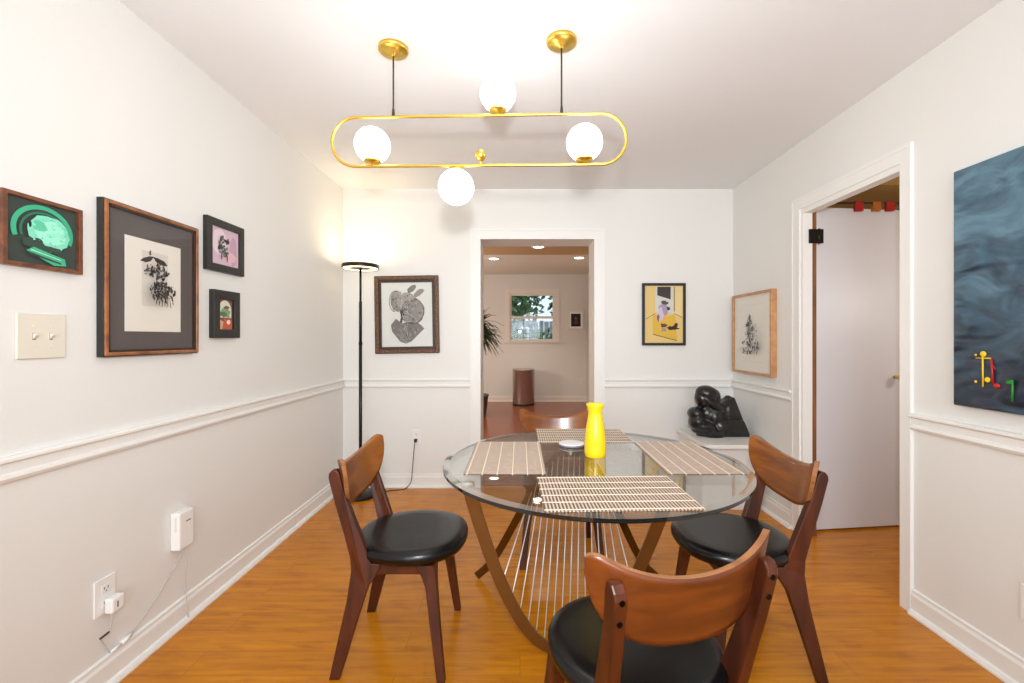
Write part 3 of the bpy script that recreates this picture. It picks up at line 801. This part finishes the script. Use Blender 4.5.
o = MB(); o.box((-.006, -.0308, .016), (-.002, -.0298, .036), M_SLOT); o.build('usb_port', t)
t = thing('network_extender', 'white rounded plug-in box on the lower left wall with cables below', 'network extender', (XL+.0005, 1.905, .335), PI/2)
o = MB(); o.box((-.042, -.040, 0), (.042, 0, .156), M_WHITEPL, .006); o.build('body', t)
o = MB(); o.box((-.0427, -.028, .08), (-.0418, -.020, .14), M_IVORY); o.build('side_vent', t)
o = MB(); o.box((-.005, -.0407, .11), (.022, -.0398, .114), M_SLOT); o.build('vent_slot', t)
def wallp(px, py, d=.006):
    X = XL+d; Y = 450*X/(px-520); return (X, Y, 1.22-(py-338)*Y/450)
M_WIRE = plain('white_cable', (196, 190, 184), .5)
o = MB(); p0 = (XL+.03, 1.895, .333)
o.tube(smooth([p0, (XL+.02, 1.893, .30), wallp(170, 575), wallp(155, 600), wallp(140, 622), wallp(131, 634)]), .0022, M_WIRE, n=8)
o.tube([wallp(131, 634, .009), wallp(121, 644, .009)], .008, M_WHITEPL, n=10)
o.tube([wallp(121, 644, .009), wallp(110, 653, .009)], .0055, M_WHITEPL, n=10)
o.tube(smooth([wallp(110, 653, .009), wallp(101, 640, .012), wallp(104, 636, .02), wallp(110, 629, .02), (XL+.022, 1.578, .258)]), .0022, M_WIRE, n=8)
o.tube([wallp(100, 639, .022), wallp(109, 632, .022)], .0035, M_SLOT, n=8)
o = o.build('charging_cable'); tag(o, 'white charging cable hanging between the wall box and the cube charger', 'cable')
o = MB(); o.tube(smooth([(XL+.028, 1.925, .333), (XL+.024, 1.926, .28), (XL+.02, 1.922, .2), (XL+.024, 1.92, .12), (XL+.036, 1.918, .03)]), .0022, M_WIRE, n=8)
o = o.build('network_cable'); tag(o, 'white cable hanging straight down from the wall box to the baseboard', 'cable')

# ------------------------------------------------------------------ pedestal and sculpture
t = thing('side_cabinet', 'low white cabinet in the right corner carrying the black sculpture', 'cabinet', (1.5, 3.4, 0))
o = MB(); o.box((-.205, -.205, 0), (.205, .25, .462), M_PED, .003); o.build('body', t)
o = MB(); o.box((-.235, -.33, .462), (.217, .255, .49), M_PED, .003); o.build('top', t)
SX, SY = 1.49, 3.37
k = 3.37/450     # metres per pixel at the sculpture's distance
def sp(px, py): return ((px-520)*k-SX, (429.3-py)*k*1.07)
sb = bmesh.new()
def el(px, py, y, rx, ry, rz, rot=0, tilt_=0):
    """ellipsoid at a point of the figure, radii in metres, rotated about the depth axis"""
    x, z = sp(px, py)
    M = Matrix.Translation((x, y, z)) @ Matrix.Rotation(rot, 4, 'Y') @ Matrix.Rotation(tilt_, 4, 'X') @ Matrix.Diagonal((rx, ry, rz, 1))
    bmesh.ops.create_icosphere(sb, subdivisions=3, radius=1, matrix=M)
def wedge(pts, y0, y1):
    P = [sp(*p) for p in pts]; n = len(P)
    v = [sb.verts.new((x, y0, z)) for x, z in P]+[sb.verts.new((x, y1, z)) for x, z in P]
    sb.faces.new(v[:n]); sb.faces.new(v[n:][::-1])
    for i in range(n): sb.faces.new((v[i], v[n+i], v[n+(i+1) % n], v[(i+1) % n]))
# bent head with a face hollow, neck and folded arms
el(707, 390, .0, .086, .075, .062, .25)
el(700.5, 395.5, .0, .040, .058, .066, -.25)
el(714.5, 394, .01, .045, .06, .068, .1)
el(711, 399.5, -.045, .105, .030, .030, .62)
el(708, 399, .02, .055, .045, .06)
el(708, 409, .01, .065, .060, .075)
el(714, 412, .0, .070, .07, .09)
# left shoulder / elbow lump flowing into the forearm along the base
el(695, 408, -.01, .058, .075, .048, -.1)
el(695, 415, -.02, .052, .080, .065, .35)
el(702, 420, -.03, .105, .075, .048, .35)
el(710, 425.5, -.05, .090, .050, .030, .12)
el(704, 424, .01, .095, .085, .042, .1)
# raised knee on the right and its wedge shaped leg
el(729, 401, .02, .045, .052, .075, .0)
el(728.5, 407, .02, .055, .060, .105, -.1)
wedge([(717, 402), (724, 396), (733, 393), (741, 412), (746, 427), (735, 428), (716, 428)], -.03, .07)
wedge([(716, 414), (737, 413), (741, 414.5), (747, 427.6), (744, 428.8), (716, 428.8)], -.055, .05)
el(719, 420, .0, .07, .08, .075)
bmesh.ops.recalc_face_normals(sb, faces=sb.faces[:])
me = bpy.data.meshes.new('sculpture_raw'); sb.to_mesh(me); sb.free()
tmp = bpy.data.objects.new('sculpture_raw', me); COL.objects.link(tmp)
rm = tmp.modifiers.new('remesh', 'REMESH'); rm.mode = 'VOXEL'; rm.voxel_size = .0055
sm = tmp.modifiers.new('smooth', 'SMOOTH'); sm.factor = .6; sm.iterations = 7
bpy.context.view_layer.update()
me = bpy.data.meshes.new_from_object(tmp.evaluated_get(bpy.context.evaluated_depsgraph_get()))
bpy.data.objects.remove(tmp); me.name = 'sculpture'
for v in me.vertices:
    if v.co.z < .012: v.co.z = .0015
for p in me.polygons: p.use_smooth = True
me.materials.clear(); me.materials.append(M_BRONZE)
sc = bpy.data.objects.new('sculpture', me); COL.objects.link(sc); sc.location = (SX, SY, .489)
tag(sc, 'black abstract stone sculpture of a crouching figure on the low white cabinet', 'sculpture')

# ------------------------------------------------------------------ framed pictures
def on_left(px0, px1, yt, yb, d, xref=None):
    """picture hung on the left wall: front plane d proud of the wall"""
    X = XL+d; Y0 = 450*X/(px0-520); Y1 = 450*X/(px1-520)
    Yr = 450*X/((xref if xref else px1)-520)
    zt = 1.22+(338-yt)*Yr/450; zb = 1.22+(338-yb)*Yr/450
    return (Y0+Y1)/2, Y1-Y0, zb, zt-zb
def glass(t, w, h, y, z0):
    q = MB(); q.box((-w/2, y-.0015, z0), (w/2, y, z0+h), M_PGLASS); q.build('glass', t)

# 1 green print
yc, w, zb, h = on_left(2, 82.5, 210.5, 275, .02)
t = thing('framed_picture', 'walnut-framed print of a glowing green round form, leftmost on the left wall', 'picture', (XL+.0005, yc, zb), PI/2)
o = MB(); rect_frame(w, h, .0125, .022, M_FR_WALNUT, o); o.build('frame', t)
o = MB(); iw, ih = w-.024, h-.024; o.box((-iw/2, -.012, .012), (iw/2, -.008, .012+ih), pigment((58, 66, 60)))
GR = (64, 178, 134); GL = (132, 222, 190); GD = (52, 72, 62)
ps = [(GR, q) for q in arc_band(.50, .54, .44, .42, -.35, PI+.35, .07)]
ps += [((44, 120, 92), q) for q in arc_band(.50, .52, .345, .33, -.3, PI+.3, .03)]
ps += [(GL, blob(.55, .52, .30, .29, 26, .05, -.3)), ((160, 236, 210), blob(.58, .54, .21, .19, 20, .12)), ((98, 200, 162), blob(.42, .62, .10, .09, 16, .2))]
ps += [(GD, blob(.33, .33, .14, .09, 20, .25)), (GD, blob(.52, .27, .2, .05, 20, .25)), ((30, 40, 36), blob(.29, .62, .02, .05, 10, .1))]
ps += [(GR, [(.24, .20), (.34, .27), (.78, .15), (.80, .04), (.62, .02)]), (GD, [(.27, .19), (.72, .08), (.73, .05), (.26, .15)]), ((180, 230, 205), [(.30, .23), (.72, .13), (.72, .12), (.30, .215)])]
ps += specks(60, lambda u, v: ((u-.56)/.27)**2+((v-.53)/.25)**2 < 1, [(108, 206, 170), (150, 232, 204), (120, 214, 180)], .014, 4)
poly_art(o, ps, iw, ih, -.012, .012); o.build('print', t)

# 2 big botanical print
yc, w, zb, h = on_left(105.5, 198.5, 229.5, 352, .028)
t = thing('framed_picture', 'large copper and black framed botanical print with a grey mat on the left wall', 'picture', (XL+.0005, yc, zb), PI/2)
o = MB(); rect_frame(w, h, .012, .030, M_FR_COPPER, o, .003)
o.box((-w/2-.004, -.022, -.004), (-w/2, 0, h+.004), M_FR_EBONY); o.box((w/2, -.022, -.004), (w/2+.004, 0, h+.004), M_FR_EBONY); o.box((-w/2, -.022, -.004), (w/2, 0, 0), M_FR_EBONY); o.box((-w/2, -.022, h), (w/2, 0, h+.004), M_FR_EBONY)
q_ = .012
o.box((-w/2+q_, -.026, q_), (-w/2+q_+.008, 0, h-q_), M_FR_ORND); o.box((w/2-q_-.008, -.026, q_), (w/2-q_, 0, h-q_), M_FR_ORND)
o.box((-w/2+q_, -.026, q_), (w/2-q_, 0, q_+.008), M_FR_ORND); o.box((-w/2+q_, -.026, h-q_-.008), (w/2-q_, 0, h-q_), M_FR_ORND)
o.build('frame', t)
o = MB(); o.box((-w/2+.02, -.014, .02), (w/2-.02, -.010, h-.02), M_MATGREY); o.build('mat_board', t)
pw, ph = w*.60, h*.65; pz = h*.16
o = MB(); o.box((-pw/2, -.0155, pz), (pw/2, -.0142, pz+ph), M_PAPER)
INK = [(40, 36, 34), (66, 60, 56), (100, 92, 86), (28, 26, 26)]
ps = [((222, 214, 202), [(.33, .28), (.80, .28), (.80, .88), (.33, .88)])]
ps += [((60, 56, 52), blob(.42, .79, .11, .028, 16, .2, .25)), ((50, 46, 44), blob(.66, .79, .13, .03, 16, .2, -.2)), ((90, 84, 78), blob(.47, .87, .02, .03, 10, .3))]
ps += specks(90, lambda u, v: ((u-.44)/.10)**2+((v-.67)/.07)**2 < 1 or ((u-.66)/.12)**2+((v-.66)/.07)**2 < 1, INK, .018, 8, .8)
ps += specks(40, lambda u, v: abs(u-.55) < .03 and .45 < v < .78, INK, .013, 11)
ps += specks(170, lambda u, v: ((u-.58)/.20)**2+((v-.44)/.11)**2 < 1, INK, .019, 9, .8)
for i in range(7): ps.append(((50, 46, 42), blob(.42+i*.05, .33-.01*(i % 3), .008, .04, 8, .3, .3*(i-3)/3)))
ps = [(c_, [(u-.055, v) for u, v in q]) for c_, q in ps]
poly_art(o, ps, pw, ph, -.0156, pz); o.build('print', t)
glass(t, w-.041, h-.041, -.020, .0205)

# 3 pink print
yc, w, zb, h = on_left(207, 244, 229, 277, .02)
t = thing('framed_picture', 'small black-framed pink print on the left wall, above the smallest picture', 'picture', (XL+.0005, yc, zb), PI/2)
o = MB(); rect_frame(w, h, .036, .022, M_FR_BLACK, o); o.build('frame', t)
o = MB(); iw, ih = w-.07, h-.07; o.box((-iw/2, -.012, .035), (iw/2, -.008, .035+ih), pigment((212, 184, 196)))
ps = [((232, 208, 216), blob(.3, .6, .28, .35, 20, .1)), ((196, 158, 176), blob(.8, .45, .14, .4, 20, .15)), ((222, 180, 190), blob(.66, .25, .25, .14, 18, .2))]
ps += specks(60, lambda u, v: ((u-.42)/.17)**2+((v-.5)/.27)**2 < 1, [(72, 70, 70), (104, 104, 100), (60, 56, 60), (130, 140, 130)], .04, 5)
ps += [((70, 66, 66), blob(.3, .7, .03, .09)), ((70, 66, 66), blob(.55, .68, .03, .08)), ((64, 62, 62), blob(.32, .22, .02, .09)), ((64, 62, 62), blob(.52, .2, .02, .1))]
poly_art(o, ps, iw, ih, -.012, .035); o.build('print', t)

# 4 arch print
yc, w, zb, h = on_left(213, 239, 293, 338, .02)
t = thing('framed_picture', 'smallest black-framed picture on the left wall, with an arched garden scene', 'picture', (XL+.0005, yc, zb), PI/2)
o = MB(); rect_frame(w, h, .042, .026, M_FR_BLACK, o); o.build('frame', t)
o = MB(); iw, ih = w-.082, h-.072; o.box((-w/2+.04, -.012, .036), (w/2-.04, -.008, h-.036), pigment((128, 84, 66)))
arch = [(.08, .4)]+[(.5-.42*math.cos(PI*k/14), .62+.32*math.sin(PI*k/14)) for k in range(15)]+[(.92, .4)]
ps = [((222, 222, 200), arch), ((134, 160, 120), blob(.5, .55, .34, .16, 20, .25)), ((84, 120, 84), blob(.4, .5, .2, .1, 16, .3)), ((110, 96, 70), blob(.6, .72, .2, .05, 16, .3)),
      ((216, 170, 140), [(.04, .02), (.04, .36), (.62, .22), (.9, .02)]), ((196, 96, 66), [(.3, .02), (.42, .36), (.96, .34), (.96, .02)]), ((240, 226, 214), blob(.72, .26, .13, .07, 16, .2))]
poly_art(o, ps, iw, ih, -.012, .036); o.build('print', t)

# 5 ornate frame, stone-like drawing
kb = YB/450
def on_back(px0, px1, yt, yb, d=.025):
    Y = YB-d; return ((px0+px1)/2-520)*Y/450, (px1-px0)*Y/450, 1.22+(338-yb)*Y/450, (yb-yt)*Y/450
xc, w, zb, h = on_back(375, 439.5, 275.5, 353.5)
t = thing('framed_picture', 'ornate brown-framed grey drawing of stacked rounded forms beside the floor lamp', 'picture', (xc, YB-.0005, zb), 0); t.rotation_euler = (0, math.radians(-.9), 0)
o = MB(); rect_frame(w, h, .036, .030, M_FR_ORN, o, .008); rect_frame(w-.068, h-.068, .022, .020, M_FR_ORND, o, .003, .034); o.build('frame', t)
o = MB(); iw, ih = w-.11, h-.11; o.box((-iw/2-.004, -.012, .051), (iw/2+.004, -.006, h-.051), M_PAPERW)
gA, gB, gC = (150, 144, 138), (126, 120, 115), (172, 167, 160)
ps = [(gA, blob(.30, .70, .12, .16, 20, .10, .3)), (gC, blob(.30, .82, .10, .05, 16, .15)), (gB, blob(.60, .90, .10, .05, 16, .12, .5)), (gA, blob(.73, .83, .12, .045, 16, .12, .5)),
      (gC, blob(.50, .70, .20, .14, 20, .08)), (gA, blob(.62, .55, .23, .20, 26, .05)), (gB, [(.18, .34), (.28, .44), (.42, .35), (.60, .35), (.72, .37), (.84, .28), (.76, .22), (.58, .08), (.47, .05), (.36, .08), (.20, .24)]),
      ((60, 56, 54), [(.36, .55), (.41, .62), (.44, .5), (.40, .37), (.36, .38), (.38, .48)]), ((70, 66, 64), [(.38, .35), (.55, .355), (.66, .37), (.6, .38), (.44, .37)])]
def inA(u, v): return ((u-.62)/.22)**2+((v-.55)/.19)**2 < 1 or ((u-.3)/.11)**2+((v-.7)/.14)**2 < 1 or (.1 < v < .33 and abs(u-.5) < .1+.9*(v-.08)) or ((u-.52)/.17)**2+((v-.72)/.11)**2 < 1
ps += specks(260, inA, [(100, 96, 92), (190, 186, 180), (84, 80, 76), (168, 162, 156), (140, 134, 128)], .011, 21)
ps += [((90, 86, 82), q) for q in arc_band(.62, .55, .235, .205, -2.6, 1.4, .012)]+[((110, 106, 100), q) for q in arc_band(.3, .7, .125, .165, 1.2, 4.6, .012)]
poly_art(o, ps, iw, ih, -.012, .055); o.build('print', t)
glass(t, iw+.006, ih+.006, -.0185, .052)

# 6 black frame, ochre abstract
xc, w, zb, h = on_back(642.5, 686, 283, 345.5)
t = thing('framed_picture', 'black-framed yellow abstract print with a dark top panel on the back wall', 'picture', (xc, YB-.0005, zb), 0)
o = MB(); rect_frame(w, h, .021, .024, M_FR_BLACK, o); o.build('frame', t)
o = MB(); iw, ih = w-.04, h-.04; o.box((-iw/2, -.012, .020), (iw/2, -.008, .020+ih), pigment((226, 196, 128)))
ps = [((206, 208, 200), [(.28, .98), (.28, .55), (.42, .48), (.60, .52), (.74, .50), (.74, .98)]), ((232, 206, 150), [(.74, .50), (.74, .98), (.98, .98), (.98, .46)]),
      ((64, 60, 60), [(.33, .98), (.33, .83), (.68, .76), (.68, .98)]), ((160, 140, 78), [(.76, .55), (.76, .98), (.79, .98), (.79, .55)]),
      ((222, 180, 72), [(.22, .15), (.20, .5), (.5, .46), (.78, .5), (.82, .4), (.84, .05), (.3, .13)]), ((120, 96, 50), [(.22, .16), (.84, .05), (.84, .035), (.22, .145)]), ((120, 96, 50), [(.03, .42), (.28, .52), (.28, .51), (.03, .41)]), ((120, 96, 50), [(.76, .52), (.98, .45), (.98, .44), (.76, .51)]),
      ((170, 150, 176), blob(.48, .58, .12, .13, 20, .2)), ((206, 190, 208), blob(.42, .50, .07, .12, 18, .25)), ((92, 78, 96), blob(.52, .70, .08, .035, 16, .3)), ((70, 56, 62), blob(.62, .6, .05, .035, 14, .3)), ((120, 100, 124), blob(.36, .44, .03, .07, 14, .3)),
      ((92, 72, 56), blob(.5, .31, .09, .035, 14, .3)), ((52, 36, 34), blob(.72, .26, .16, .035, 18, .3)), ((52, 36, 34), blob(.82, .31, .05, .04, 12, .3, .6)), ((158, 142, 150), blob(.5, .23, .07, .03, 14, .3))]
poly_art(o, ps, iw, ih, -.012, .02); o.build('print', t)

# 7 oak frame on the right wall
t = thing('framed_picture', 'light oak framed ink drawing on the right wall above the black sculpture', 'picture', (XR-.0005, (3.055+3.617)/2, .953), -PI/2)
w, h = .562, .603
o = MB(); rect_frame(w, h, .018, .041, M_FR_OAK, o); o.build('frame', t)
o = MB(); o.box((-w/2+.017, -.026, .017), (w/2-.017, -.020, h-.017), M_PAPER)
ps = [((200, 196, 190), [(.16, .87), (.84, .87), (.84, .873), (.16, .873)]), ((200, 196, 190), [(.2, .13), (.8, .13), (.8, .133), (.2, .133)])]
INK2 = [(92, 92, 90), (124, 122, 118), (160, 158, 152), (70, 70, 68)]
ps += [(INK2[0], blob(.44, .70, .035, .05, 12, .3)), (INK2[3], blob(.43, .62, .05, .03, 12, .4)), (INK2[0], blob(.43, .5, .06, .10, 16, .3)), (INK2[1], blob(.5, .56, .05, .03, 12, .4))]
ps += specks(120, lambda u, v: ((u-.45)/.12)**2+((v-.52)/.2)**2 < 1, INK2, .012, 31)
ps += specks(150, lambda u, v: .3 < u < .76 and .23 < v < .40, INK2+[(205, 202, 196)], .013, 32)
ps += specks(60, lambda u, v: .55 < u < .76 and .4 < v < .62, [(160, 158, 152), (190, 186, 180)], .012, 33)
poly_art(o, ps, w-.034, h-.034, -.026, .017); o.build('print', t)
glass(t, w-.037, h-.037, -.032, .0185)

# 8 blue canvas on the right wall
XF = XR-.035
y1 = 450*XF/(953-520); y0 = y1-.76
zb, h = .957, .918
t = thing('relief_painting', 'large blue textured canvas with coloured music notes on the right wall', 'painting', (XR-.0005, (y0+y1)/2, zb), -PI/2)
W = y1-y0
o = MB(); o.box((-W/2, -.034, 0), (W/2, 0, h), M_BLUE, .004); o.build('canvas', t)
def cv(px, py):
    Y = 450*XF/(px-520); return ((y0+y1)/2-Y, 1.22-(py-338)*Y/450-zb)
def note(parts, rgb, lab):
    q = MB(); m = plain('note_%d_%d' % (rgb[0], rgb[1]), rgb, .35, coat=.3)
    for p in parts:
        if p[0] == 'dot':
            x, z = cv(p[1], p[2]); q.ball((x, -.0365, z), p[3]*.88, m, 16, (1, .45, 1) if len(p) < 5 else p[4])
        else:
            a = cv(p[1], p[2]); b_ = cv(p[3], p[4]); q.tube([(a[0], -.038, a[1]), (b_[0], -.038, b_[1])], p[5]*.75, m, n=8)
    q = q.build('music_note', t); q['label'] = lab
note([('dot', 983.7, 354, .0125), ('dot', 976.3, 355, .005), ('bar', 977, 358, 991.6, 358.5, .003), ('bar', 983.7, 355, 983.9, 386.8, .0035), ('dot', 988, 379.8, .0115), ('dot', 976.3, 381.6, .006)], (250, 204, 20), 'yellow music symbol')
note([('bar', 992.5, 359, 994, 384, .0042), ('dot', 997.2, 386, .012, (1.15, .45, .9)), ('bar', 993, 364, 996.5, 370, .003)], (186, 24, 30), 'red music note')
note([('bar', 1013.6, 380.4, 1013.4, 401.5, .004), ('dot', 1009.3, 382.4, .0095, (1.15, .45, .9)), ('bar', 1009, 380.8, 1013.6, 380.4, .003)], (28, 140, 46), 'green music note')

# ------------------------------------------------------------------ lights
def area(name, loc, rot, size, energy, color=(1, 1, 1), sy=None, shape='RECTANGLE'):
    l = bpy.data.lights.new(name, 'AREA'); l.energy = energy; l.color = color; l.shape = shape; l.size = size; l.size_y = sy or size
    o = bpy.data.objects.new(name, l); COL.objects.link(o); o.location = loc; o.rotation_euler = rot; return o
# the photographer's lamp just above the camera
flash = area('camera_flash', (0, -.05, 1.47), (math.radians(97), 0, 0), .10, 23, (.92, .97, 1), shape='DISK')
flash.data.spread = math.radians(138)
# daylight through the wide window behind the photographer
area('window_daylight', ((wx0+wx1)/2, YR-.12, (wz0+wz1)/2), (math.radians(90), 0, 0), wx1-wx0, 78, (.84, .92, 1), wz1-wz0)
area('ceiling_fill', (.15, .3, 1.62), (math.radians(168), 0, 0), .4, 4, (.86, .94, 1))  # unseen up-light added to brighten the ceiling
# up-light of the floor lamp
lp = bpy.data.lights.new('floor_lamp_glow', 'AREA'); lp.energy = 1.3; lp.color = (1, .80, .50); lp.shape = 'DISK'; lp.size = .24
lo = bpy.data.objects.new('floor_lamp_glow', lp); COL.objects.link(lo); lo.location = (FX, FY, 1.80); lo.rotation_euler = (PI, 0, 0)
# dim lamp of the side room
sl = bpy.data.lights.new('side_room_lamp', 'POINT'); sl.energy = 11; sl.color = (1, .93, .84); sl.shadow_soft_size = .15
lo = bpy.data.objects.new('side_room_lamp', sl); COL.objects.link(lo); lo.location = (2.9, 2.1, 1.5)

hl = bpy.data.lights.new('back_room_fill', 'POINT'); hl.energy = 62; hl.color = (1, .95, .88); hl.shadow_soft_size = .25  # added point light, out of view, lifting the back room ceiling
lo = bpy.data.objects.new('back_room_fill', hl); COL.objects.link(lo); lo.location = (-1.9, 6.4, 1.25)
# world: soft daylight sky
w = bpy.data.worlds.new('sky'); scene.world = w; w.use_nodes = True
bg = w.node_tree.nodes['Background']; bg.inputs['Color'].default_value = (.72, .86, 1, 1); bg.inputs['Strength'].default_value = 1.1

# ------------------------------------------------------------------ camera
cd = bpy.data.cameras.new('camera'); cam = bpy.data.objects.new('camera', cd); COL.objects.link(cam)
cam.location = (0, 0, 1.22); cam.rotation_euler = (PI/2, 0, 0)
cd.sensor_width = 36; cd.lens = 450/1024*36; cd.shift_x = -8/1024; cd.shift_y = -3.5/1024; cd.clip_start = .02; cd.clip_end = 200
scene.camera = cam
vs = scene.view_settings; vs.view_transform = 'Standard'; vs.look = 'None'; vs.gamma = 1; vs.use_curve_mapping = False; vs.exposure = .22
